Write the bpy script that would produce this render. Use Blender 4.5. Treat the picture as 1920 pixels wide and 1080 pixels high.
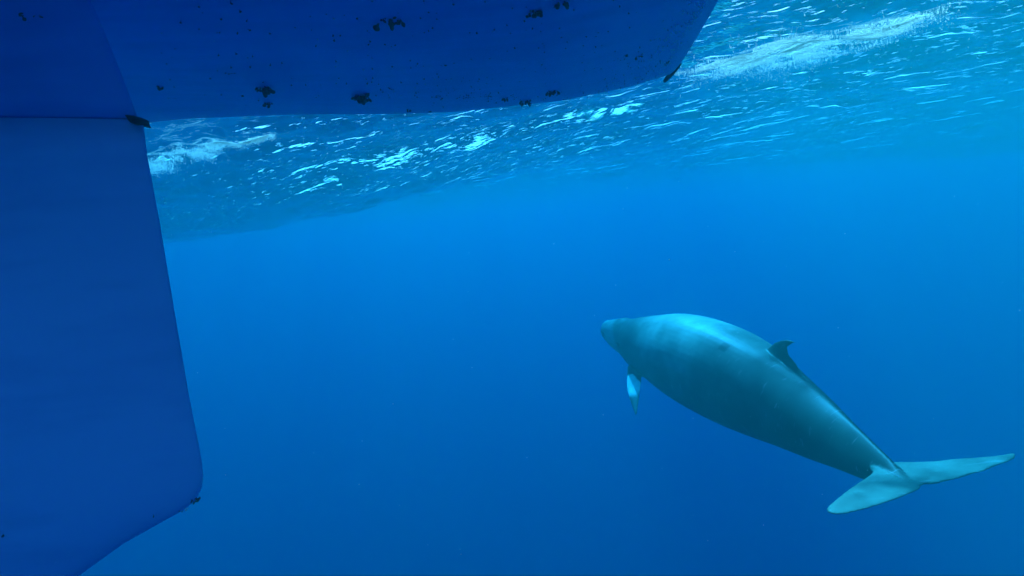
import bpy, bmesh, math, random
import numpy as np
from mathutils import Vector, Matrix

for o in list(bpy.data.objects):
    bpy.data.objects.remove(o)
sc = bpy.context.scene
COL = sc.collection

# ------------------------------------------------------------------ camera
K = 0.70                         # size of the boat and of the waves
DEPTH = 1.6 * K                  # metres the camera hangs below the mean sea level
FPX = 1066.0                     # focal length in pixels of a 1920 wide frame
PITCH, ROLL = math.radians(-6.5), math.radians(5.9)
CAM = np.array([0.0, 0.0, -DEPTH])
Fv = np.array([0, math.cos(PITCH), math.sin(PITCH)])
R0 = np.array([1.0, 0, 0]); U0 = np.cross(R0, Fv)
Rv = math.cos(ROLL) * R0 - math.sin(ROLL) * U0
Uv = math.sin(ROLL) * R0 + math.cos(ROLL) * U0
cam_d = bpy.data.cameras.new('camera')
cam = bpy.data.objects.new('camera', cam_d); COL.objects.link(cam)
cam_d.sensor_width = 36.0
cam_d.lens = 36.0 * FPX / 1920.0
cam_d.clip_start = 0.05; cam_d.clip_end = 2000
m = Matrix.Identity(4)
for i in range(3):
    m[i][0] = Rv[i]; m[i][1] = Uv[i]; m[i][2] = -Fv[i]; m[i][3] = CAM[i]
cam.matrix_world = m
sc.camera = cam

def ray(x, y):
    return Fv + Rv * (x - 960) / FPX + Uv * (540 - y) / FPX
def at(x, y, d):
    """a world point seen at photograph pixel x, y and lying d metres deep in the view"""
    return CAM + ray(x, y) * d

# ------------------------------------------------------------------ light
SUN_EL, SUN_AZ = math.radians(55), math.radians(2)      # azimuth from +Y towards +X
w = bpy.data.worlds.new('World'); sc.world = w; w.use_nodes = True
nt = w.node_tree; nt.nodes.clear()
sky = nt.nodes.new('ShaderNodeTexSky'); sky.sky_type = 'NISHITA'
sky.sun_disc = False; sky.sun_elevation = SUN_EL; sky.sun_rotation = SUN_AZ
bg = nt.nodes.new('ShaderNodeBackground'); bg.inputs['Strength'].default_value = 0.15
wo = nt.nodes.new('ShaderNodeOutputWorld')
nt.links.new(sky.outputs[0], bg.inputs['Color']); nt.links.new(bg.outputs[0], wo.inputs['Surface'])
sd = bpy.data.lights.new('sun', 'SUN'); sd.energy = 5.0; sd.angle = math.radians(1.0)
sd.color = (1.0, 0.96, 0.9)
sun = bpy.data.objects.new('sun', sd); COL.objects.link(sun)
sdir = Vector((math.sin(SUN_AZ) * math.cos(SUN_EL), math.cos(SUN_AZ) * math.cos(SUN_EL), math.sin(SUN_EL)))
sun.rotation_euler = sdir.to_track_quat('Z', 'Y').to_euler()

vs = sc.view_settings
sc.display_settings.display_device = 'sRGB'
vs.view_transform = 'Standard'; vs.look = 'None'; vs.gamma = 1.0; vs.use_curve_mapping = False
vs.exposure = 2.12
cy = sc.cycles
cy.max_bounces = 14; cy.diffuse_bounces = 12; cy.glossy_bounces = 3; cy.transmission_bounces = 2
cy.volume_bounces = 2; cy.transparent_max_bounces = 12
cy.caustics_reflective = False; cy.caustics_refractive = False
cy.sample_clamp_indirect = 10.0
cy.use_denoising = True
try:
    cy.denoiser = 'OPENIMAGEDENOISE'
except Exception:
    pass

# ------------------------------------------------------------------ helpers
def tag(o, label=None, cat=None, group=None, kind=None):
    if label: o['label'] = label
    if cat: o['category'] = cat
    if group: o['group'] = group
    if kind: o['kind'] = kind
    return o

def mesh_obj(name, verts, faces, mats, parent=None, smooth=True, fmat=None):
    me = bpy.data.meshes.new(name)
    me.from_pydata([tuple(v) for v in verts], [], faces)
    for mt in (mats if isinstance(mats, (list, tuple)) else [mats]):
        me.materials.append(mt)
    if smooth: me.shade_smooth()
    if fmat is not None:
        me.polygons.foreach_set('material_index', np.asarray(fmat, np.int32))
    me.update()
    o = bpy.data.objects.new(name, me); COL.objects.link(o)
    if parent is not None: o.parent = parent
    return o

def quads_mesh(name, V, Q, mats, T=None, mi=None):
    """fast mesh from numpy arrays: V (n,3), Q (m,4) quads and T (k,3) triangles"""
    me = bpy.data.meshes.new(name)
    loops = Q.ravel(); starts = np.arange(len(Q)) * 4; tot = np.full(len(Q), 4)
    if T is not None and len(T):
        starts = np.concatenate([starts, len(loops) + np.arange(len(T)) * 3])
        tot = np.concatenate([tot, np.full(len(T), 3)])
        loops = np.concatenate([loops, T.ravel()])
    me.vertices.add(len(V)); me.vertices.foreach_set('co', V.astype(np.float32).ravel())
    me.loops.add(len(loops)); me.loops.foreach_set('vertex_index', loops.astype(np.int32))
    me.polygons.add(len(starts)); me.polygons.foreach_set('loop_start', starts.astype(np.int32))
    try:
        me.polygons.foreach_set('loop_total', tot.astype(np.int32))
    except Exception:
        pass
    me.polygons.foreach_set('use_smooth', np.ones(len(starts), bool))
    for mt in mats: me.materials.append(mt)
    if mi is not None: me.polygons.foreach_set('material_index', mi.astype(np.int32))
    me.update(calc_edges=True); me.validate()
    o = bpy.data.objects.new(name, me); COL.objects.link(o)
    return o

def new_mat(name):
    mt = bpy.data.materials.new(name); mt.use_nodes = True
    t = mt.node_tree; t.nodes.clear()
    return mt, t, t.nodes.new('ShaderNodeOutputMaterial')

def smooth01(a, b, x):
    t = np.clip((x - a) / (b - a), 0, 1)
    return t * t * (3 - 2 * t)

# ------------------------------------------------------------------ water materials
ABS = (0.47, 0.106, 0.031)       # absorbed per metre, red green blue
SCA_P = (0.001, 0.045, 0.016)    # scattered forward by fine particles
SCA_M = (0.0001, 0.0001, 0.023)    # scattered evenly by the water itself
def volume_nodes(t, out):
    da = max(ABS) * 1.02
    va = t.nodes.new('ShaderNodeVolumeAbsorption'); va.inputs['Density'].default_value = da
    va.inputs['Color'].default_value = tuple(1 - a / da for a in ABS) + (1,)
    last = va
    for SC, g in ((SCA_P, 0.81), (SCA_M, 0.0)):
        ds = max(SC)
        vsn = t.nodes.new('ShaderNodeVolumeScatter'); vsn.inputs['Density'].default_value = ds
        vsn.inputs['Color'].default_value = tuple(c / ds for c in SC) + (1,)
        vsn.inputs['Anisotropy'].default_value = g
        ad = t.nodes.new('ShaderNodeAddShader')
        t.links.new(last.outputs[0], ad.inputs[0]); t.links.new(vsn.outputs[0], ad.inputs[1]); last = ad
    t.links.new(last.outputs[0], out.inputs['Volume'])

def mat_water():
    mt, t, out = new_mat('sea_water')
    N, L = t.nodes, t.links
    tc = N.new('ShaderNodeTexCoord')
    mp = N.new('ShaderNodeMapping'); mp.vector_type = 'TEXTURE'; mp.inputs['Rotation'].default_value = (0, 0, math.radians(-24))
    mp.inputs['Scale'].default_value = (2.8, 1.0, 1.0)
    L.new(tc.outputs['Object'], mp.inputs['Vector'])
    n1 = N.new('ShaderNodeTexNoise'); n1.inputs['Scale'].default_value = 21.0
    n1.inputs['Detail'].default_value = 5.0; n1.inputs['Roughness'].default_value = 0.6
    L.new(mp.outputs[0], n1.inputs['Vector'])
    # sparse steep wavelets on a smoother face
    r1 = N.new('ShaderNodeMapRange'); r1.interpolation_type = 'SMOOTHSTEP'
    r1.inputs['From Min'].default_value = 0.57; r1.inputs['From Max'].default_value = 0.75
    L.new(n1.outputs['Fac'], r1.inputs['Value'])
    mp4 = N.new('ShaderNodeMapping'); mp4.vector_type = 'TEXTURE'; mp4.inputs['Rotation'].default_value = (0, 0, math.radians(-27))
    mp4.inputs['Scale'].default_value = (7.5, 1.0, 1.0)
    L.new(tc.outputs['Object'], mp4.inputs['Vector'])
    n4 = N.new('ShaderNodeTexNoise'); n4.inputs['Scale'].default_value = 7.5; n4.inputs['Detail'].default_value = 3.0
    L.new(mp4.outputs[0], n4.inputs['Vector'])
    r4 = N.new('ShaderNodeMapRange'); r4.interpolation_type = 'SMOOTHSTEP'
    r4.inputs['From Min'].default_value = 0.60; r4.inputs['From Max'].default_value = 0.72
    L.new(n4.outputs['Fac'], r4.inputs['Value'])
    n3 = N.new('ShaderNodeTexNoise'); n3.inputs['Scale'].default_value = 1.3; n3.inputs['Detail'].default_value = 2.0
    L.new(mp.outputs[0], n3.inputs['Vector'])
    r3 = N.new('ShaderNodeMapRange'); r3.inputs['From Min'].default_value = 0.40; r3.inputs['From Max'].default_value = 0.66
    r3.inputs['To Min'].default_value = 0.33; r3.inputs['To Max'].default_value = 1.0
    L.new(n3.outputs['Fac'], r3.inputs['Value'])
    hm = N.new('ShaderNodeMath'); hm.operation = 'MULTIPLY'
    L.new(r1.outputs[0], hm.inputs[0]); L.new(r3.outputs[0], hm.inputs[1])
    ha = N.new('ShaderNodeMath'); ha.operation = 'MULTIPLY_ADD'; ha.inputs[1].default_value = 2.4
    L.new(r4.outputs[0], ha.inputs[0]); L.new(hm.outputs[0], ha.inputs[2])
    n2 = N.new('ShaderNodeTexNoise'); n2.inputs['Scale'].default_value = 42.0; n2.inputs['Detail'].default_value = 2.0
    L.new(mp.outputs[0], n2.inputs['Vector'])
    b2 = N.new('ShaderNodeBump'); b2.inputs['Strength'].default_value = 1.0; b2.inputs['Distance'].default_value = 0.0045
    L.new(n2.outputs['Fac'], b2.inputs['Height'])
    b1 = N.new('ShaderNodeBump'); b1.inputs['Strength'].default_value = 1.0; b1.inputs['Distance'].default_value = 0.0095
    L.new(ha.outputs[0], b1.inputs['Height']); L.new(b2.outputs[0], b1.inputs['Normal'])
    fr = N.new('ShaderNodeFresnel'); fr.inputs['IOR'].default_value = 1.333
    L.new(b1.outputs[0], fr.inputs['Normal'])
    tr = N.new('ShaderNodeBsdfTransparent')
    gl = N.new('ShaderNodeBsdfGlossy'); gl.inputs['Roughness'].default_value = 0.04
    gl.inputs['Color'].default_value = (1, 1, 1, 1)
    L.new(b1.outputs[0], gl.inputs['Normal'])
    mx = N.new('ShaderNodeMixShader')
    L.new(fr.outputs[0], mx.inputs[0]); L.new(tr.outputs[0], mx.inputs[1]); L.new(gl.outputs[0], mx.inputs[2])
    L.new(mx.outputs[0], out.inputs['Surface'])
    volume_nodes(t, out)
    return mt

def mat_deep():
    mt, t, out = new_mat('deep_water')
    d = t.nodes.new('ShaderNodeBsdfDiffuse'); d.inputs['Color'].default_value = (0.002, 0.01, 0.03, 1)
    t.links.new(d.outputs[0], out.inputs['Surface'])
    volume_nodes(t, out)
    return mt

# ------------------------------------------------------------------ boat hull shape
HULL_Y, HULL_B = 4.35 * K, 3.15 * K
HX = np.array([-12.0, -8.0, -5.0, -3.5, -2.5, -1.5, -0.5, 0.5, 1.2, 1.8, 2.3])
HH = np.array([0.25, 0.25, 0.25, 0.27, 0.342, 0.449, 0.522, 0.531, 0.45, 0.31, 0.2])
def hull_h(x):
    return np.interp(x, HX, HH)
def transom_x(y):
    return K * (1.64 + (y / K - 4.75) * 0.16)
def hull_z(x, y):
    """underside of the hull; x runs along the boat, y across it"""
    u = np.clip(np.abs((y - HULL_Y) / HULL_B), 0, 1.3)
    xs = x / K - (y / K - 4.75) * 0.16
    return K * (-(hull_h(xs) + 0.25) * (1 - u ** 3.0) + 0.25)

# ------------------------------------------------------------------ sea surface shape
rng = np.random.RandomState(11)
def wave_tile(n, size, wind, lmin, lmax, spread, seed):
    r = np.random.RandomState(seed)
    k1 = np.fft.fftfreq(n, size / n) * 2 * np.pi
    kx, ky = np.meshgrid(k1, k1, indexing='ij')
    k = np.hypot(kx, ky); k[0, 0] = 1
    c = (kx * wind[0] + ky * wind[1]) / k
    P = k ** -4.0 * (0.10 + np.abs(c) ** spread)
    P *= np.exp(-(2 * np.pi / k / lmax) ** 4) * np.exp(-(lmin * k / (2 * np.pi)) ** 2)
    P[0, 0] = 0
    s = np.sqrt(P) * (r.randn(n, n) + 1j * r.randn(n, n))
    h = np.real(np.fft.ifft2(s))
    gx = np.real(np.fft.ifft2(1j * kx * s)); gy = np.real(np.fft.ifft2(1j * ky * s))
    return h, math.sqrt((gx ** 2 + gy ** 2).mean())
WIND = np.array([0.42, 0.91])
T1, sl1 = wave_tile(1024, 14.0, WIND, 0.09, 2.2, 2.5, 3)
T1 *= 0.27 / sl1
T2, sl2 = wave_tile(512, 61.0, WIND, 1.2, 14.0, 4.0, 8)
T2 *= 0.075 / sl2
def tile(T, size, x, y):
    n = T.shape[0]
    u = (x / size * n) % n; v = (y / size * n) % n
    i = np.floor(u).astype(int) % n; j = np.floor(v).astype(int) % n
    fu = u - np.floor(u); fv = v - np.floor(v); i2 = (i + 1) % n; j2 = (j + 1) % n
    return (T[i, j] * (1 - fu) * (1 - fv) + T[i2, j] * fu * (1 - fv) + T[i, j2] * (1 - fu) * fv + T[i2, j2] * fu * fv)
def sea_z(x, y):
    return K * sea_shape(x / K, y / K)
def sea_shape(x, y):
    # patches of rougher and of calmer water
    g = 0.62 + 0.55 * np.clip(0.5 + 0.5 * np.sin(0.61 * x + 0.9 * y + 1.0) * np.sin(0.83 * x - 0.47 * y + 2.2)
                              + 0.35 * np.sin(2.1 * y + 0.5 * x), 0, 1.4)
    calm = 1 - 0.55 * np.exp(-(((x + 1.0) / 4.5) ** 2 + ((y - 4.6) / 3.0) ** 2) ** 2)
    far = 1 - .5 * smooth01(10, 15, np.hypot(x, y))
    z = tile(T1, 14.0, x, y) * g * calm * far + tile(T2, 61.0, x, y) * calm
    # the trough that shows as the edge of the surface on the left, and the swell behind it
    z = z - TROUGH * np.exp(-((y - 14.5 + 0.25 * (x + 6)) / 4.0) ** 2) * smooth01(6, -7, x)
    z = z - 0.25 * np.exp(-((y - 24 + 0.15 * x) / 6.0) ** 2) * smooth01(30, 5, x)
    z = z - 0.85 * np.exp(-((y - 21 + 0.1 * x) / 5.0) ** 2) * smooth01(4, 20, x)
    return z
TROUGH = 1.0

def build_water():
    nd = 0.0
    a_front = np.radians(np.linspace(-56, 56, 1000))
    a_back = np.radians(np.linspace(56, 304, 100)[1:-1])
    ang = np.concatenate([a_front, a_back])                  # from +Y clockwise
    r = np.concatenate([np.linspace(0.3, 2.4, 14)[:-1], np.geomspace(2.4, 60, 700)[:-1], np.geomspace(60, 320, 24)])
    A, Rr = np.meshgrid(ang, r, indexing='ij')
    X = Rr * np.sin(A); Y = Rr * np.cos(A)
    Z = sea_z(X, Y)
    na, nr = A.shape
    V = np.stack([X, Y, Z], -1).reshape(-1, 3)
    idx = np.arange(na * nr).reshape(na, nr)
    nx = np.roll(idx, -1, axis=0)
    # angles run clockwise seen from above: order so that normals point up
    Q = np.stack([idx[:, :-1], nx[:, :-1], nx[:, 1:], idx[:, 1:]], -1).reshape(-1, 4)
    mi = np.zeros(len(Q))
    nv = len(V)
    z0 = float(sea_z(np.array([0.0]), np.array([0.0]))[0])
    Vc = np.array([[0, 0, z0]])
    T = np.stack([np.full(na, nv), nx[:, 0], idx[:, 0]], -1)
    ring = V[idx[:, -1]].copy(); ring[:, 2] = -160
    b0 = nv + 1
    bi = b0 + np.arange(na); bn = np.roll(bi, -1)
    side = np.stack([idx[:, -1], nx[:, -1], bn, bi], -1)
    cb = b0 + na
    Tb = np.stack([np.full(na, cb), bi, bn], -1)
    V = np.concatenate([V, Vc, ring, [[0, 0, -160]]])
    mi = np.concatenate([np.zeros(len(Q)), np.ones(len(side)), np.zeros(len(T)), np.ones(len(Tb))])
    o = quads_mesh('water', V, np.concatenate([Q, side]), [mat_water(), mat_deep()], np.concatenate([T, Tb]), mi)
    tag(o, 'clear deep blue sea water under a rippled glittering surface', kind='structure')
    return o
water = build_water()

# ------------------------------------------------------------------ boat
def mat_paint(name, base, dark, rough=0.45, scale=2.0):
    mt, t, out = new_mat(name); N, L = t.nodes, t.links
    tc = N.new('ShaderNodeTexCoord')
    n1 = N.new('ShaderNodeTexNoise'); n1.inputs['Scale'].default_value = scale; n1.inputs['Detail'].default_value = 6
    L.new(tc.outputs['Object'], n1.inputs['Vector'])
    mp = N.new('ShaderNodeMapping'); mp.inputs['Scale'].default_value = (1.2, 9, 9)
    L.new(tc.outputs['Object'], mp.inputs['Vector'])
    n2 = N.new('ShaderNodeTexNoise'); n2.inputs['Scale'].default_value = 1.3; n2.inputs['Detail'].default_value = 5
    L.new(mp.outputs[0], n2.inputs['Vector'])
    mul = N.new('ShaderNodeMath'); mul.operation = 'MULTIPLY_ADD'; mul.inputs[1].default_value = 0.6
    L.new(n1.outputs['Fac'], mul.inputs[0])
    m2 = N.new('ShaderNodeMath'); m2.operation = 'MULTIPLY'; m2.inputs[1].default_value = 0.5
    L.new(n2.outputs['Fac'], m2.inputs[0]); L.new(m2.outputs[0], mul.inputs[2])
    cr = N.new('ShaderNodeValToRGB')
    cr.color_ramp.elements[0].position = 0.42; cr.color_ramp.elements[0].color = dark + (1,)
    cr.color_ramp.elements[1].position = 0.62; cr.color_ramp.elements[1].color = base + (1,)
    L.new(mul.outputs[0], cr.inputs[0])
    p = N.new('ShaderNodeBsdfPrincipled'); p.inputs['Roughness'].default_value = rough
    L.new(cr.outputs[0], p.inputs['Base Color'])
    b = N.new('ShaderNodeBump'); b.inputs['Strength'].default_value = 0.3; b.inputs['Distance'].default_value = 0.01
    L.new(n1.outputs['Fac'], b.inputs['Height']); L.new(b.outputs[0], p.inputs['Normal'])
    L.new(p.outputs[0], out.inputs['Surface'])
    return mt
M_HULL = mat_paint('antifouling_paint', (0.22, 0.34, 0.82), (0.17, 0.27, 0.72))
M_RUD = mat_paint('rudder_paint', (0.36, 0.56, 0.92), (0.28, 0.46, 0.82), 0.5, 1.3)
M_DARK = mat_paint('dark_fitting', (0.02, 0.02, 0.025), (0.01, 0.01, 0.012), 0.6, 8)
M_TOP = mat_paint('topside_gelcoat', (0.75, 0.75, 0.74), (0.68, 0.69, 0.69), 0.3)

boat = bpy.data.objects.new('boat', None); COL.objects.link(boat)
boat.location = (0, HULL_Y, 0)
bpy.context.view_layer.update()
tag(boat, 'dark blue boat hull overhead with a broad rudder hanging at the left', 'boat')
def under(o, parent):
    o.parent = parent
    o.matrix_parent_inverse = parent.matrix_basis.inverted()
    return o

def build_hull():
    xs = np.linspace(-12, 0, 80); ny = 110
    us = np.linspace(-1, 1, ny)
    us = np.sign(us) * (np.abs(us) ** 0.75)
    V = []; nx = len(xs)
    for i, x in enumerate(np.linspace(0, 1, nx)):
        for u in us:
            y = HULL_Y + u * HULL_B
            xe = transom_x(y)
            px = -8 + (xe + 8) * (x ** 0.8)
            V.append((px, y, float(hull_z(px, y))))
    V = np.array(V)
    # a gentle unevenness of the skin
    V[:, 2] += 0.004 * np.sin(V[:, 0] * 2.1 + V[:, 1] * 1.3) + 0.003 * np.sin(V[:, 0] * 4.3 - V[:, 1] * 2.9)
    top = V.copy(); top[:, 2] = 1.35
    idx = np.arange(nx * ny).reshape(nx, ny); ti = idx + nx * ny
    F = []; fm = []
    for i in range(nx - 1):
        for j in range(ny - 1):
            F.append((idx[i, j], idx[i, j + 1], idx[i + 1, j + 1], idx[i + 1, j])); fm.append(0)
            F.append((ti[i, j], ti[i + 1, j], ti[i + 1, j + 1], ti[i, j + 1])); fm.append(1)
    for i in range(nx - 1):
        F.append((idx[i, 0], idx[i + 1, 0], ti[i + 1, 0], ti[i, 0])); fm.append(1)
        F.append((idx[i + 1, -1], idx[i, -1], ti[i, -1], ti[i + 1, -1])); fm.append(1)
    for j in range(ny - 1):
        F.append((idx[0, j + 1], idx[0, j], ti[0, j], ti[0, j + 1])); fm.append(1)
        F.append((idx[-1, j], idx[-1, j + 1], ti[-1, j + 1], ti[-1, j])); fm.append(1)
    o = mesh_obj('hull', np.concatenate([V, top]), [tuple(int(a) for a in f) for f in F], [M_HULL, M_TOP], None, True, fm)
    under(o, boat)
    return o
hull = build_hull()

def foil(name, outline, y0, th, mat, n=28, rake=None):
    """a blade: outline gives for rows top to bottom (z, x_front, x_back); section is a rounded lens"""
    rows = []; V = []; F = []
    for (z, xa, xb, yo) in outline:
        ring = []
        for k in range(n):
            a = 2 * math.pi * k / n
            c = math.cos(a); s = math.sin(a)
            x = (xa + xb) / 2 + (xb - xa) / 2 * c
            prof = (1 - c * c) ** 0.5 * (1 - 0.35 * c)
            y = y0 + yo + th * 0.5 * math.copysign(abs(s) ** 0.9, s) * (1 - 0.3 * c)
            ring.append(len(V)); V.append((x, y, z + (rake(z) * (xb - x) if rake else 0)))
        rows.append(ring)
    for a, b in zip(rows[:-1], rows[1:]):
        for k in range(n):
            F.append((a[k], b[k], b[(k + 1) % n], a[(k + 1) % n]))
    F.append(tuple(rows[0])); F.append(tuple(reversed(rows[-1])))
    o = mesh_obj(name, V, F, mat)
    return o

def build_rudder():
    D = 2.45 * K
    # right-hand edge of the blade and its rounded lower corner
    edge = [(268, 226), (276, 290), (300, 420), (330, 600), (354, 740), (370, 820), (378, 862), (381, 893), (378, 915), (368, 936),
            (345, 956), (310, 975), (230, 1020), (150, 1078), (60, 1150)]
    rows = []
    y0 = at(268, 226, D)[1]
    for (px, py) in edge:
        r = ray(px, py); t = (y0 - CAM[1]) / r[1]
        p = CAM + r * t
        rows.append((p[2], p[0]))
    xl = rows[0][1] - 1.55 * K
    out = []
    zs = [z for z, x in rows]; 
    for z, x in rows:
        out.append((z, min(xl - 0.02 + 0.07 * (rows[0][0] - z), x - 0.05), x, 0.0))
    # close the foot
    out.append((rows[-1][0] - 0.01, rows[-1][1] - 0.25, rows[-1][1] - 0.02, 0.0))
    o = foil('rudder', out, y0, 0.12, M_RUD, 40, rake=lambda z: 0.10)
    under(o, boat)
    return o, rows, y0, xl
rudder, rrows, RY, RXL = build_rudder()
# the skeg above the rudder, the gap between them and the dark bearing at its corner
def build_skeg():
    zt, xr = rrows[0]
    out = []
    for k in range(13):
        t = k / 12
        z = (zt + 0.007) * (1 - t) + 0.10 * t
        fl = t ** 2
        out.append((z, RXL - 0.1 - 0.3 * fl, xr - K * (0.02 + 0.20 * t + 0.12 * t * t), 0.0))
    out.reverse()
    o = foil('skeg', out, RY, 0.15, M_HULL, 40, rake=lambda z: 0.10 * max(0, min(1, (-0.1 - z) / (-0.1 - zt)))); under(o, boat)
    b = foil('rudder_bearing', [(zt + 0.010, xr - 0.028, xr - 0.006, 0), (zt + 0.003, xr - 0.026, xr + 0.006, 0), (zt - 0.006, xr - 0.022, xr + 0.004, 0), (zt - 0.014, xr - 0.012, xr + 0.002, 0)],
             RY, 0.09, M_DARK, 20); under(b, boat)
    s = foil('rudder_stock', [(zt + 0.045, RXL + 0.42, RXL + 0.50, 0), (zt - 0.01, RXL + 0.42, RXL + 0.50, 0)], RY, 0.07, M_DARK, 16); under(s, boat)
build_skeg()

# ------------------------------------------------------------------ barnacles
def mat_simple(name, c1, c2, rough, scale=30):
    mt, t, out = new_mat(name); N, L = t.nodes, t.links
    tc = N.new('ShaderNodeTexCoord'); n = N.new('ShaderNodeTexNoise'); n.inputs['Scale'].default_value = scale
    n.inputs['Detail'].default_value = 4
    L.new(tc.outputs['Object'], n.inputs['Vector'])
    mx = N.new('ShaderNodeMix'); mx.data_type = 'RGBA'
    mx.inputs['A'].default_value = c1 + (1,); mx.inputs['B'].default_value = c2 + (1,)
    L.new(n.outputs['Fac'], mx.inputs['Factor'])
    p = N.new('ShaderNodeBsdfPrincipled'); p.inputs['Roughness'].default_value = rough
    L.new(mx.outputs['Result'], p.inputs['Base Color']); L.new(p.outputs[0], out.inputs['Surface'])
    return mt
M_BARN = mat_simple('goose_barnacle', (0.02, 0.02, 0.024), (0.10, 0.09, 0.08), 0.5)
M_BARNP = mat_simple('pale_barnacle', (0.5, 0.5, 0.47), (0.75, 0.75, 0.7), 0.5)

def add_pod(V, F, base, d, ln, wd, n=7):
    """one goose barnacle: a thin stalk that swells into a flattened shell"""
    d = d.normalized(); s = d.orthogonal().normalized(); q = d.cross(s)
    prof = [(0, .22), (.3, .20), (.5, .35), (.65, .95), (.8, 1.0), (.93, .6), (1.0, .08)]
    rings = []
    bend = s * random.uniform(-.25, .25) * ln
    for t, r in prof:
        c = base + d * ln * t + bend * t * t
        ring = []
        for k in range(n):
            a = 2 * math.pi * k / n
            ring.append(len(V)); V.append(c + s * (math.cos(a) * wd * r) + q * (math.sin(a) * wd * r * .55))
        rings.append(ring)
    for a, b in zip(rings[:-1], rings[1:]):
        for k in range(n): F.append((a[k], a[(k + 1) % n], b[(k + 1) % n], b[k]))
    F.append(tuple(reversed(rings[0]))); F.append(tuple(rings[-1]))

def hull_hit(px, py):
    r = ray(px, py)
    t = np.linspace(0.5, 12, 6000)
    P = CAM[None] + r[None] * t[:, None]
    z = hull_z(P[:, 0], P[:, 1])
    ins = (P[:, 2] > z) & (P[:, 0] < transom_x(P[:, 1])) & (np.abs(P[:, 1] - HULL_Y) < HULL_B)
    k = np.argmax(ins)
    return Vector(P[k]) if ins.any() else None

def cluster(center, size_px, n, parent, down=Vector((0, 0, -1)), mat=None, name='barnacle_cluster'):
    dist = (Vector(CAM) - center).length
    R = size_px * 0.5 * dist / FPX
    V = []; F = []
    for k in range(n):
        d = (down * 0.8 + Vector((random.gauss(0, .6), random.gauss(0, .6), random.gauss(0, .25))))
        off = Vector((random.gauss(0, .38), random.gauss(0, .38), 0)) * R
        ln = R * random.uniform(.7, 1.45)
        add_pod(V, F, center + off - down * 0.01, d, ln, ln * random.uniform(.2, .34))
    o = mesh_obj(name, V, F, mat or M_BARN); under(o, parent)
    return o
random.seed(5)
BIG = [(735, 38, 30, 16), (768, 56, 10, 5), (1003, 25, 24, 14), (1054, 6, 26, 14), (498, 166, 28, 16), (501, 194, 18, 8),
       (679, 180, 28, 16), (768, 204, 13, 6), (944, 185, 16, 8), (985, 188, 22, 11), (1035, 170, 20, 12), (1172, 104, 13, 7),
       (1196, 106, 14, 7), (300, 163, 14, 7), (434, 138, 10, 5), (456, 180, 9, 5), (805, 207, 11, 6), (553, 53, 7, 4), (1070, 157, 7, 4),
       (1100, 145, 7, 4), (1250, 118, 9, 5), (1130, 112, 6, 4), (1145, 60, 6, 4), (902, 50, 6, 3)]
for (px, py, s, n) in BIG:
    h = hull_hit(px, py)
    if h is None: continue
    cluster(h, s * 0.98, n, hull)
# the sprinkling of tiny barnacles along the aft bilge
V = []; F = []; Vp = []; Fp = []
for k in range(900):
    px = random.gauss(1010, 130); py = 215 - (px - 700) * 0.10 - abs(random.gauss(0, 1)) * 42
    if random.random() < 0.25: px = random.uniform(300, 1280); py = random.uniform(0, 200)
    if random.random() < 0.5:   # gather in loose colonies
        px = round(px / 46) * 46 + random.gauss(0, 9); py = round(py / 30) * 30 + random.gauss(0, 6)
    h = hull_hit(px, py)
    if h is None: continue
    ln = random.uniform(.006, .014)
    pale = random.random() < 0.12
    add_pod(Vp if pale else V, Fp if pale else F, h + Vector((0, 0, .004)), Vector((random.gauss(0, .7), random.gauss(0, .7), -1)),
            ln * (.6 if pale else 1), ln * .4, 5)
o = under(mesh_obj('small_barnacles', V, F, M_BARN), hull); tag(o, kind='stuff')
o = under(mesh_obj('barnacle_specks', Vp, Fp, M_BARNP), hull); tag(o, kind='stuff')
def rudder_pt(px, py):
    r = ray(px, py); t = (RY - 0.055) / r[1]
    return Vector(CAM + r * t)
for (px, py, s, n) in [(367, 940, 12, 9), (292, 970, 6, 4), (340, 962, 7, 4), (8, 1002, 11, 6)]:
    cluster(rudder_pt(px, py), s, n, rudder, Vector((0.5, -.3, -.6)).normalized())
cluster(rudder_pt(350, 955) , 7, 4, rudder, Vector((0.8, -.2, -.3)), M_BARNP)
for (px, py, s, n) in [(58, 36, 14, 6), (88, 38, 9, 4)]:
    cluster(rudder_pt(px, py) + Vector((0, -.03, 0)), s, n, hull, Vector((0.2, -.6, -.5)).normalized())
# dark trim at the outer corner of the transom
c1 = at(1246, 152, 6.2 * K); c2 = at(1276, 120, 5.8 * K)
def bar(name, a, b, r0, r1, mat, n=10):
    a = Vector(a); b = Vector(b); d = (b - a).normalized(); s = d.orthogonal().normalized(); q = d.cross(s); V = []; F = []
    K = 8
    for i in range(K + 1):
        t = i / K; r = (r0 * (1 - t) + r1 * t) * (0.35 + 0.65 * math.sin(math.pi * min(1, max(0, (t * .92 + .04)))) ** .5)
        for k in range(n):
            an = 2 * math.pi * k / n
            V.append(a + (b - a) * t + s * math.cos(an) * r + q * math.sin(an) * r)
    for i in range(K):
        for k in range(n): F.append((i * n + k, i * n + (k + 1) % n, (i + 1) * n + (k + 1) % n, (i + 1) * n + k))
    F.append(tuple(range(n - 1, -1, -1))); F.append(tuple(K * n + k for k in range(n)))
    return mesh_obj(name, V, F, mat)
h1 = hull_hit(1236, 140)
under(bar('transom_trim', c1, c2, 0.022, 0.016, M_DARK), boat)

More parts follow.
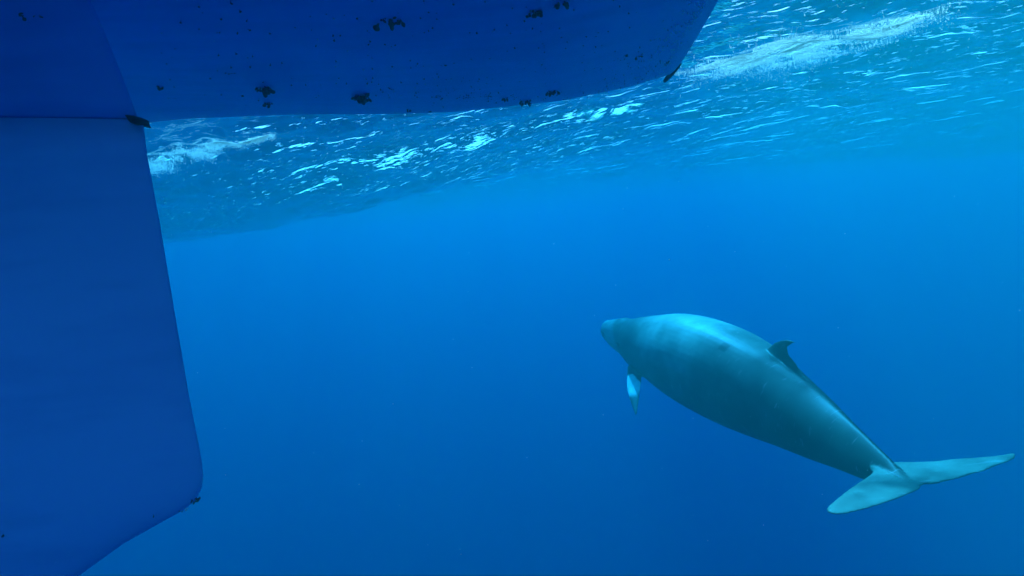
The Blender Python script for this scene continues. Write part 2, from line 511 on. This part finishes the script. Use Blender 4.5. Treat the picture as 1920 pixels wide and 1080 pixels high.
# ------------------------------------------------------------------ whale
def catmull(P, T, t):
    """smooth interpolation of rows P given at parameters T"""
    P = np.asarray(P, float); T = np.asarray(T, float); t = np.atleast_1d(t)
    m_ = np.gradient(P, T, axis=0)
    i = np.clip(np.searchsorted(T, t) - 1, 0, len(T) - 2)
    h = (T[i + 1] - T[i])[:, None]; u = ((t - T[i]) / (T[i + 1] - T[i]))[:, None]
    return ((2 * u ** 3 - 3 * u ** 2 + 1) * P[i] + (u ** 3 - 2 * u ** 2 + u) * h * m_[i]
            + (-2 * u ** 3 + 3 * u ** 2) * P[i + 1] + (u ** 3 - u ** 2) * h * m_[i + 1])
SP = [(1130, 615, 9.5), (1174, 629, 9.05), (1222, 647, 8.5), (1277, 665, 7.9), (1334, 689, 7.35), (1396, 719, 6.8), (1460, 755, 6.25),
      (1528, 799, 5.65), (1592, 841, 5.1), (1646, 876, 4.72), (1690, 901, 4.45), (1724, 919, 4.28)]
Pw = np.array([at(*p) for p in SP])
seg = np.r_[0, np.cumsum(np.linalg.norm(np.diff(Pw, axis=0), axis=1))]
LW = seg[-1]; TW = seg / LW
print('whale length', round(float(LW), 2), TW.round(2))
SPINE_END = .985
PT = [0, .012, .04, .08, .12, .16, .21, .28, .36, .45, .53, .61, .69, .77, .84, .90, .95, .98, 1.0]
HV = [.007, .020, .031, .041, .048, .062, .078, .095, .106, .108, .103, .091, .074, .056, .041, .029, .018, .007, .003]   # half height
HWd = [.006, .019, .030, .040, .050, .062, .075, .089, .098, .098, .091, .076, .056, .036, .021, .014, .011, .009, .007]  # half width
def frame(t):
    t = np.atleast_1d(t).astype(float)
    p = catmull(Pw, TW, t); a = catmull(Pw, TW, np.clip(t - .01, 0, 1)); b = catmull(Pw, TW, np.clip(t + .01, 0, 1))
    fw = a - b; fw /= np.linalg.norm(fw, axis=1)[:, None]            # towards the head
    up = np.array([0, 0, 1.0])[None] - fw * fw[:, 2:3]; up /= np.linalg.norm(up, axis=1)[:, None]
    rt = np.cross(fw, up)
    wr = np.radians(-6 - 15 * smooth01(.62, .80, t) + 9 * smooth01(.90, 1, t))[:, None]; c, s = np.cos(wr), np.sin(wr)
    return p, fw, up * c - rt * s, rt * c + up * s
def wpt(t, lat, ver):
    p, f_, u_, r_ = frame(t)
    return Vector((p + r_ * lat + u_ * ver)[0])

def build_whale():
    n = 48; ts = np.unique(np.concatenate([np.linspace(0, .06, 10), np.linspace(.06, SPINE_END, 90)]))
    hv = catmull(np.array(HV)[:, None], PT, ts)[:, 0] * LW; hw = catmull(np.array(HWd)[:, None], PT, ts)[:, 0] * LW
    p, f_, u_, r_ = frame(ts)
    V = []; F = []
    for i, t in enumerate(ts):
        ridge = 0.10 * smooth01(.50, .62, t)                       # the back narrows to a ridge towards the tail
        for k in range(n):
            a = 2 * math.pi * k / n
            c, s = math.cos(a), math.sin(a)
            e = 0.9
            lat = hw[i] * math.copysign(abs(c) ** e, c)
            ver = hv[i] * math.copysign(abs(s) ** e, s)
            if s > 0: lat *= 1 - (0.45 * smooth01(.50, .75, t)) * s ** 2
            if s < 0: lat *= 1 - 0.35 * smooth01(.6, .85, t) * s ** 2
            if s < 0 and t < .25: ver *= 1 + .25 * smooth01(0, .06, t) * (1 - smooth01(.12, .25, t))    # deep lower jaw
            if s > 0 and t < .26: ver *= 1.10 - .1 * smooth01(.12, .26, t)
            if s > 0: ver += .003 * LW * s ** 6 * math.exp(-((t - .085) / .018) ** 2)            # blowhole splash guard
            V.append(tuple(p[i] + r_[i] * lat + u_[i] * ver))
    m_ = len(ts)
    for i in range(m_ - 1):
        for k in range(n):
            F.append((i * n + k, i * n + (k + 1) % n, (i + 1) * n + (k + 1) % n, (i + 1) * n + k))
    F.append(tuple(range(n - 1, -1, -1))); F.append(tuple((m_ - 1) * n + k for k in range(n)))
    # ---- thin members: each a stack of closed sections (centre, chord vector, thickness vector)
    def member(sections, nn=20):
        base = len(V)
        for (c, ch, thv) in sections:
            for k in range(nn):
                a = 2 * math.pi * k / nn
                x = math.cos(a); y = math.sin(a) * (1 + .40 * x) * .85     # blunt front edge, thin rear edge
                V.append(tuple(Vector(c) - Vector(ch) * (x * .5 * -1) + Vector(thv) * (y * .5)))
        for i in range(len(sections) - 1):
            for k in range(nn):
                F.append((base + i * nn + k, base + i * nn + (k + 1) % nn, base + (i + 1) * nn + (k + 1) % nn, base + (i + 1) * nn + k))
        F.append(tuple(base + nn - 1 - k for k in range(nn))); F.append(tuple(base + (len(sections) - 1) * nn + k for k in range(nn)))
    # dorsal fin: sections rise from the back; (front t, rear t) at each height
    fin = []
    for (hgt, ta, tb, th) in [(-.10, .572, .738, .12), (-.02, .578, .712, .095), (.04, .588, .674, .070), (.10, .600, .653, .052), (.17, .613, .648, .042),
                              (.24, .630, .657, .036), (.285, .645, .668, .032), (.305, .660, .682, .027), (.310, .676, .690, .020)]:
        hvm = float(np.interp((ta + tb) / 2, PT, HV)) * LW * .96
        A_ = wpt(ta, 0, float(np.interp(ta, PT, HV)) * LW * .96 + hgt if hgt < .03 else hvm + hgt); B_ = wpt(tb, 0, float(np.interp(tb, PT, HV)) * LW * .96 + hgt if hgt < .03 else hvm + hgt)
        lat = wpt((ta + tb) / 2, 1, 0) - wpt((ta + tb) / 2, 0, 0)
        fin.append(((A_ + B_) / 2, (A_ - B_), lat * th))
    member(fin)
    # flukes, in the frame of the tail: x outward, y towards the head
    p0, f0, u0, r0 = [Vector(a[0]) for a in frame(.99)]
    FW = FLUKE_DIR(f0, u0, r0)
    fwd, upv, rgt, org = FW
    for sgn in (-1, 1):
        sec = []
        for (x, ya, yb, th, zz) in [(-.03, .48, .028, .11, 0), (.03, .455, .022, .105, 0), (.065, .44, -.002, .095, 0), (.11, .40, -.012, .085, .0), (.17, .372, -.02, .075, .002), (.25, .345, -.03, .068, .004), (.36, .310, -.040, .058, .006),
                                (.48, .265, -.048, .050, .01), (.61, .210, -.045, .044, .012), (.72, .160, -.040, .038, .014), (.80, .120, -.030, .034, .016), (.845, .085, -.012, .028, .017), (.866, .050, .010, .02, .017)]:
            if sgn < 0: ya = yb + (ya - yb) * (1 - .14 * smooth01(.03, .14, x))
            if sgn > 0:      # the right fluke is drawn out to a slimmer tip
                ya = yb + (ya - yb) * (1 - .22 * smooth01(.08, .4, x) - .30 * smooth01(.45, .86, x)); x = x * (1 + .085 * x)
            sc_ = FLUKE_SC
            c = org + rgt * (sgn * x * sc_) + fwd * ((ya + yb) / 2 * sc_) + upv * (zz - .0)
            sec.append((c, fwd * ((ya - yb) * sc_), upv * th))
        member(sec if sgn > 0 else sec)
    # flippers: root low on the flank, hanging down and back
    for sgn in (-1, 1):
        tb = .222
        p1, f1, u1, r1 = [Vector(a[0]) for a in frame(tb)]
        root = wpt(tb, sgn * .062 * LW, -.066 * LW)
        out = (r1 * (sgn * .9) - u1 * 1.0 - f1 * 1.2).normalized()
        ch = (f1 * 1.0 - u1 * .12 + r1 * sgn * .45); ch = (ch - out * ch.dot(out)).normalized()
        thn = out.cross(ch).normalized()
        sec = []
        for (s, cw, th, back) in [(-.14, .22, .10, .0), (0, .225, .08, 0), (.12, .23, .062, .0), (.26, .215, .052, .0), (.42, .17, .042, .01), (.56, .115, .034, .025), (.69, .065, .026, .04), (.77, .03, .018, .05)]:
            c = root + out * s - ch * back
            sec.append((c, ch * cw, thn * th))
        member(sec)
    me = bpy.data.meshes.new('body'); me.from_pydata(V, [], F); me.update()
    bm = bmesh.new(); bm.from_mesh(me); bmesh.ops.recalc_face_normals(bm, faces=bm.faces); bm.to_mesh(me); bm.free()
    o = bpy.data.objects.new('tmp', me); COL.objects.link(o)
    rm = o.modifiers.new('r', 'REMESH'); rm.mode = 'VOXEL'; rm.voxel_size = 0.0115; rm.use_smooth_shade = True
    sm = o.modifiers.new('s', 'SMOOTH'); sm.factor = .5; sm.iterations = 5
    dg = bpy.context.evaluated_depsgraph_get()
    me2 = bpy.data.meshes.new_from_object(o.evaluated_get(dg)); me2.name = 'body'
    bpy.data.objects.remove(o)
    me2.shade_smooth()
    return me2
FLUKE_SC = 1.0
def FLUKE_DIR(f0, u0, r0):
    # where the three visible corners of the flukes stand: notch and both tips
    n_ = Vector(at(1727, 917, 4.28)); r_ = Vector(at(1905, 860, 4.50)); l_ = Vector(at(1566, 970, 4.02))
    rg = (r_ - l_).normalized()
    f_ = (f0 - rg * f0.dot(rg)).normalized()
    up = rg.cross(f_).normalized()
    if up.z < 0: up = -up
    global FLUKE_SC
    FLUKE_SC = (r_ - l_).length / (2 * .868)
    mid = (r_ + l_) / 2
    return f_, up, rg, n_ + f_ * .01 + rg * .07

def mat_whale():
    mt, t, out = new_mat('whale_skin'); N, L = t.nodes, t.links
    at_ = N.new('ShaderNodeAttribute'); at_.attribute_name = 'skin'
    tc = N.new('ShaderNodeTexCoord')
    n1 = N.new('ShaderNodeTexNoise'); n1.inputs['Scale'].default_value = 3.2; n1.inputs['Detail'].default_value = 7; n1.inputs['Roughness'].default_value = .6
    L.new(tc.outputs['Object'], n1.inputs['Vector'])
    mr = N.new('ShaderNodeMapRange'); mr.inputs['From Min'].default_value = .3; mr.inputs['From Max'].default_value = .7
    mr.inputs['To Min'].default_value = .66; mr.inputs['To Max'].default_value = 1.32
    L.new(n1.outputs['Fac'], mr.inputs['Value'])
    # thin pale scratches
    mp = N.new('ShaderNodeMapping'); mp.inputs['Rotation'].default_value = (.4, .7, .3); mp.inputs['Scale'].default_value = (3, 26, 7)
    L.new(tc.outputs['Object'], mp.inputs['Vector'])
    n2 = N.new('ShaderNodeTexNoise'); n2.inputs['Scale'].default_value = 1.0; n2.inputs['Detail'].default_value = 3
    L.new(mp.outputs[0], n2.inputs['Vector'])
    cr = N.new('ShaderNodeValToRGB'); cr.color_ramp.elements[0].position = .64; cr.color_ramp.elements[1].position = .74
    cr.color_ramp.elements[0].color = (0, 0, 0, 1); cr.color_ramp.elements[1].color = (.35, .35, .35, 1)
    L.new(n2.outputs['Fac'], cr.inputs[0])
    vm = N.new('ShaderNodeVectorMath'); vm.operation = 'SCALE'
    L.new(at_.outputs['Color'], vm.inputs[0]); L.new(mr.outputs[0], vm.inputs['Scale'])
    mx = N.new('ShaderNodeMix'); mx.data_type = 'RGBA'; mx.inputs['B'].default_value = (.5, .5, .5, 1)
    L.new(cr.outputs[0], mx.inputs['Factor']); L.new(vm.outputs[0], mx.inputs['A'])
    p = N.new('ShaderNodeBsdfPrincipled'); p.inputs['Roughness'].default_value = .46
    p.inputs['IOR'].default_value = 1.38; p.inputs['Specular IOR Level'].default_value = .24
    L.new(mx.outputs['Result'], p.inputs['Base Color']); 
    b = N.new('ShaderNodeBump'); b.inputs['Strength'].default_value = .15; b.inputs['Distance'].default_value = .006
    L.new(n1.outputs['Fac'], b.inputs['Height']); L.new(b.outputs[0], p.inputs['Normal'])
    L.new(p.outputs[0], out.inputs['Surface'])
    return mt
wm = build_whale()
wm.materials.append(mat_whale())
nv = len(wm.vertices); co = np.empty(nv * 3, np.float32); wm.vertices.foreach_get('co', co); co = co.reshape(-1, 3).astype(float)
tt = np.linspace(0, 1, 300); pc, fc, uc, rc = frame(tt)
near = np.empty(nv, int)
for i in range(0, nv, 20000):
    near[i:i + 20000] = np.argmin(((co[i:i + 20000, None] - pc[None]) ** 2).sum(-1), axis=1)
t_v = tt[near]; dv = co - pc[near]
ver = (dv * uc[near]).sum(1); lat = (dv * rc[near]).sum(1)
hvv = np.interp(t_v, PT, HV) * LW; hwv = np.interp(t_v, PT, HWd) * LW
rel = ver / np.maximum(hvv, .02); rl = lat / np.maximum(hwv, .02)
wob = .12 * np.sin(t_v * 31) + .07 * np.sin(t_v * 67 + lat * 5)
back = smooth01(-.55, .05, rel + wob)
g = (.090 * (1 - back) + .140 * back) * (1 - .66 * smooth01(.5, .80, t_v))  # top light put into the colour: paler back, darker belly; tail stock darkens
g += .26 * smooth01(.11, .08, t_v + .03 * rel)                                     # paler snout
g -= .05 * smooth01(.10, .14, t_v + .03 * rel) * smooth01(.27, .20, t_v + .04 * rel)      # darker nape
g += .17 * smooth01(.20, .30, t_v) * smooth01(.52, .42, t_v) * smooth01(-.2, .3, rel)  # pale thorax patch, lightened further to paint a sheen on the upper back
g = g * (1 - .6 * smooth01(.58, .66, t_v) * smooth01(.72, .90, rel))  # ridge colour darkened behind the fin to subdue its highlight
ismem = (np.hypot(rl, rel) > 1.22)
isfin = ismem & (t_v > .55) & (t_v < .85) & (ver > 0)
g = np.where(isfin, .06, g)
g = np.where(~ismem & (np.abs(t_v - .535) < .010) & (np.abs(rel - .80) < .06) & (lat < 0), .05, g)    # small dark scar
isfl = (np.hypot(rl, rel) > 1.15) & (t_v > .92)
g = np.where(isfl, .165, g)
g = np.where(~isfl & (t_v > .9), g + (.165 - g) * smooth01(.95, .985, t_v), g)
# flippers: white from the root to beyond the middle, dark tip
fl_d = -ver - .085 * LW * 0
isflip = ismem & (t_v > .12) & (t_v < .42) & (ver < 0)
p1, f1, u1, r1 = frame(.225)
for sgn in (-1, 1):
    root = np.array(wpt(.225, sgn * .062 * LW, -.066 * LW))
    out = r1[0] * (sgn * .9) - u1[0] - f1[0] * 1.2; out /= np.linalg.norm(out)
    s = ((co - root) * out).sum(1)
    perp = np.linalg.norm(co - root - out[None] * s[:, None], axis=1)
    mk = (s > .02) & (perp < .26)
    wt = smooth01(.02, .06, s) * smooth01(.48, .34, s)
    g = np.where(mk & ismem, .10 + .75 * wt, g)
# mouth line
ml = np.abs(rel - (-.05 - 5.5 * (t_v - .0) * (t_v < .05)))
g = np.where((t_v < .042) & (ml < .08) & (t_v > .002), .05, g)
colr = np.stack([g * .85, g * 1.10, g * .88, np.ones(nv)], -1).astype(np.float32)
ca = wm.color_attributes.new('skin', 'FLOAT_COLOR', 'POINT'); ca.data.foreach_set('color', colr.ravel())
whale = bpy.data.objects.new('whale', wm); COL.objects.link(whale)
tag(whale, 'grey whale with white banded flippers swimming away beneath the sea surface', 'whale')
M_EYE = mat_simple('eye', (.01, .01, .01), (.03, .02, .02), .1)
for sgn in (-1, 1):
    c = wpt(.135, sgn * .0545 * LW, -.012 * LW)
    bm = bmesh.new(); bmesh.ops.create_uvsphere(bm, u_segments=14, v_segments=10, radius=.028)
    me = bpy.data.meshes.new('eye'); bm.to_mesh(me); bm.free(); me.materials.append(M_EYE); me.shade_smooth()
    e = bpy.data.objects.new('eye', me); COL.objects.link(e); e.location = c; e.parent = whale

# ------------------------------------------------------------------ foam and bubbles
def mat_bubble():
    mt, t, out = new_mat('foam_bubbles'); N, L = t.nodes, t.links
    d = N.new('ShaderNodeBsdfDiffuse'); d.inputs['Color'].default_value = (.98, .98, .98, 1)
    r = N.new('ShaderNodeBsdfTranslucent'); r.inputs['Color'].default_value = (.98, .98, .98, 1)
    mx = N.new('ShaderNodeMixShader'); mx.inputs[0].default_value = .7
    L.new(d.outputs[0], mx.inputs[1]); L.new(r.outputs[0], mx.inputs[2]); L.new(mx.outputs[0], out.inputs['Surface'])
    return mt
M_BUB = mat_bubble()
OCT_V = np.array([[1, 0, 0], [-1, 0, 0], [0, 1, 0], [0, -1, 0], [0, 0, 1], [0, 0, -1]], float)
OCT_F = np.array([[0, 2, 4], [2, 1, 4], [1, 3, 4], [3, 0, 4], [2, 0, 5], [1, 2, 5], [3, 1, 5], [0, 3, 5]])
def beads(name, P, R, label, cat, mat=None):
    n = len(P); ang = rng.rand(n) * 6.28; c, s = np.cos(ang), np.sin(ang)
    v = OCT_V[None] * R[:, None, None]
    x = v[..., 0] * c[:, None] - v[..., 1] * s[:, None]; y = v[..., 0] * s[:, None] + v[..., 1] * c[:, None]
    V = np.stack([x, y, v[..., 2]], -1) + P[:, None]
    Tt = (OCT_F[None] + (np.arange(n) * 6)[:, None, None]).reshape(-1, 3)
    o = quads_mesh(name, V.reshape(-1, 3), np.zeros((0, 4), int), [mat or M_BUB], Tt)
    tag(o, label, cat, kind='stuff')
    return o
def surf_pt(px, py):
    r = ray(px, py); t = DEPTH / r[2]
    return CAM + r * t
def foam_patch(name, path, n, label, depth=.12, seed=1):
    """bubbles churned under the surface along a path of (pixel x, y, half width in m, density)"""
    q = np.random.RandomState(seed)
    W = np.array([surf_pt(a, b)[:2] for a, b, _, _ in path]); wd = np.array([p[2] * K for p in path]); de = np.array([p[3] for p in path])
    t = q.rand(n * 3) * (len(path) - 1); i = np.minimum(t.astype(int), len(path) - 2); f = t - i
    keep = q.rand(len(t)) < (de[i] * (1 - f) + de[i + 1] * f) / de.max()
    t, i, f = t[keep][:n], i[keep][:n], f[keep][:n]
    c = W[i] * (1 - f)[:, None] + W[i + 1] * f[:, None]; wv = wd[i] * (1 - f) + wd[i + 1] * f
    g1 = q.randn(len(c)) * .45; g1 = np.where(g1 > 0, g1 * 1.6, g1); g2 = q.randn(len(c)) * .3
    tdir = W[i + 1] - W[i]; tdir /= np.linalg.norm(tdir, axis=1)[:, None]
    nrm = np.stack([-tdir[:, 1], tdir[:, 0]], -1)                    # away from the camera: the ragged, fading side
    nrm *= np.where((nrm * W[i]).sum(1) > 0, 1, -1)[:, None]
    wl = wv * (.75 + .35 * np.sin(t * 5.3) + .2 * np.sin(t * 13.1 + 1))
    xy = c + nrm * (g1 * wl)[:, None] + tdir * (g2 * wv)[:, None]
    u = xy / K
    lump = np.sin(u[:, 0] * 7 + 2 * np.sin(u[:, 1] * 5)) + np.sin(u[:, 1] * 11 + 2 * np.sin(u[:, 0] * 6)) + np.sin(u[:, 0] * 23 + u[:, 1] * 17) * .7
    k2 = q.rand(len(xy)) < np.clip(.55 + .40 * lump, .04, 1)
    xy = xy[k2]; g1 = g1[k2]
    d = -np.abs(q.randn(len(xy))) * depth * K * np.clip(.25 + g1 * .9, .15, 1.2) - .003
    z = sea_z(xy[:, 0], xy[:, 1]) + d
    R = K * (.0021 + .0060 * q.rand(len(xy)) ** 5)
    return beads(name, np.column_stack([xy, z]), R, label, 'foam')
foam_patch('foam', [(1310, 112, .3, .12), (1365, 114, .6, .5), (1435, 106, .95, 1.9), (1500, 92, 1.0, 2.2), (1560, 68, .6, 1.0), (1640, 38, .4, .55), (1730, 4, .3, .3)],
           105000, 'bright white cloud of churned foam under the surface at the upper right', .015, 4)
foam_patch('foam', [(255, 300, .22, 1.0), (320, 285, .20, 1.1), (400, 268, .22, 1.2), (450, 258, .14, .8), (505, 244, .08, .5)],
           34000, 'narrow bright streak of foam beside the rudder', .02, 6)
# single bubbles under the surface and along the transom
q = np.random.RandomState(21)
def scatter_bubbles(name, boxes, label):
    P = []; R = []
    for (x0, y0, x1, y1, n, rr) in boxes:
        a = q.rand(n) * (x1 - x0) + x0; b = q.rand(n) * (y1 - y0) + y0
        for u, v in zip(a, b):
            s = surf_pt(u, v)
            if s[2] is None: continue
            P.append((s[0], s[1], float(sea_z(np.array([s[0]]), np.array([s[1]]))[0]) - .006 - abs(q.randn()) * .02)); R.append(rr * K * (.5 + q.rand()))
    return beads(name, np.array(P), np.array(R), label, 'bubbles')
scatter_bubbles('bubbles', [(560, 225, 800, 300, 16, .005), (1280, 60, 1900, 300, 40, .005),
                            (1250, 120, 1420, 150, 40, .006)],
                'loose white bubbles scattered just beneath the rippled surface')
# a thin film of bubbles dragged along the stern edge of the hull
P = []; R = []
for k in range(600):
    t = q.rand() ** .8; x = 1236 + 92 * t - abs(q.randn()) * (34 - 16 * t); y = 150 - 152 * t + q.randn() * 7
    if q.rand() < .35: x = 1120 + q.rand() * 130; y = 178 - (x - 1120) * .23 - abs(q.randn()) * 14
    if math.sin(x * .21 + y * .13) + math.sin(x * .07 - y * .31) < -.2: continue
    h = hull_hit(x, y)
    if h is None: continue
    P.append(tuple(h + Vector((0, 0, -.004)))); R.append(q.uniform(.0012, .0050))
beads('hull_bubbles', np.array(P), np.array(R), 'thin trail of bubbles clinging to the stern edge of the hull', 'bubbles')
# specks drifting in the water
P = []; R = []
for k in range(130):
    d = q.uniform(.8, 9); p = at(q.uniform(0, 1920), q.uniform(330, 1080), d)
    P.append(p); R.append(q.uniform(.0004, .0011) * (d * .5 + .6))
beads('drifting_specks', np.array(P), np.array(R), 'tiny pale specks drifting in open blue water', 'particles')
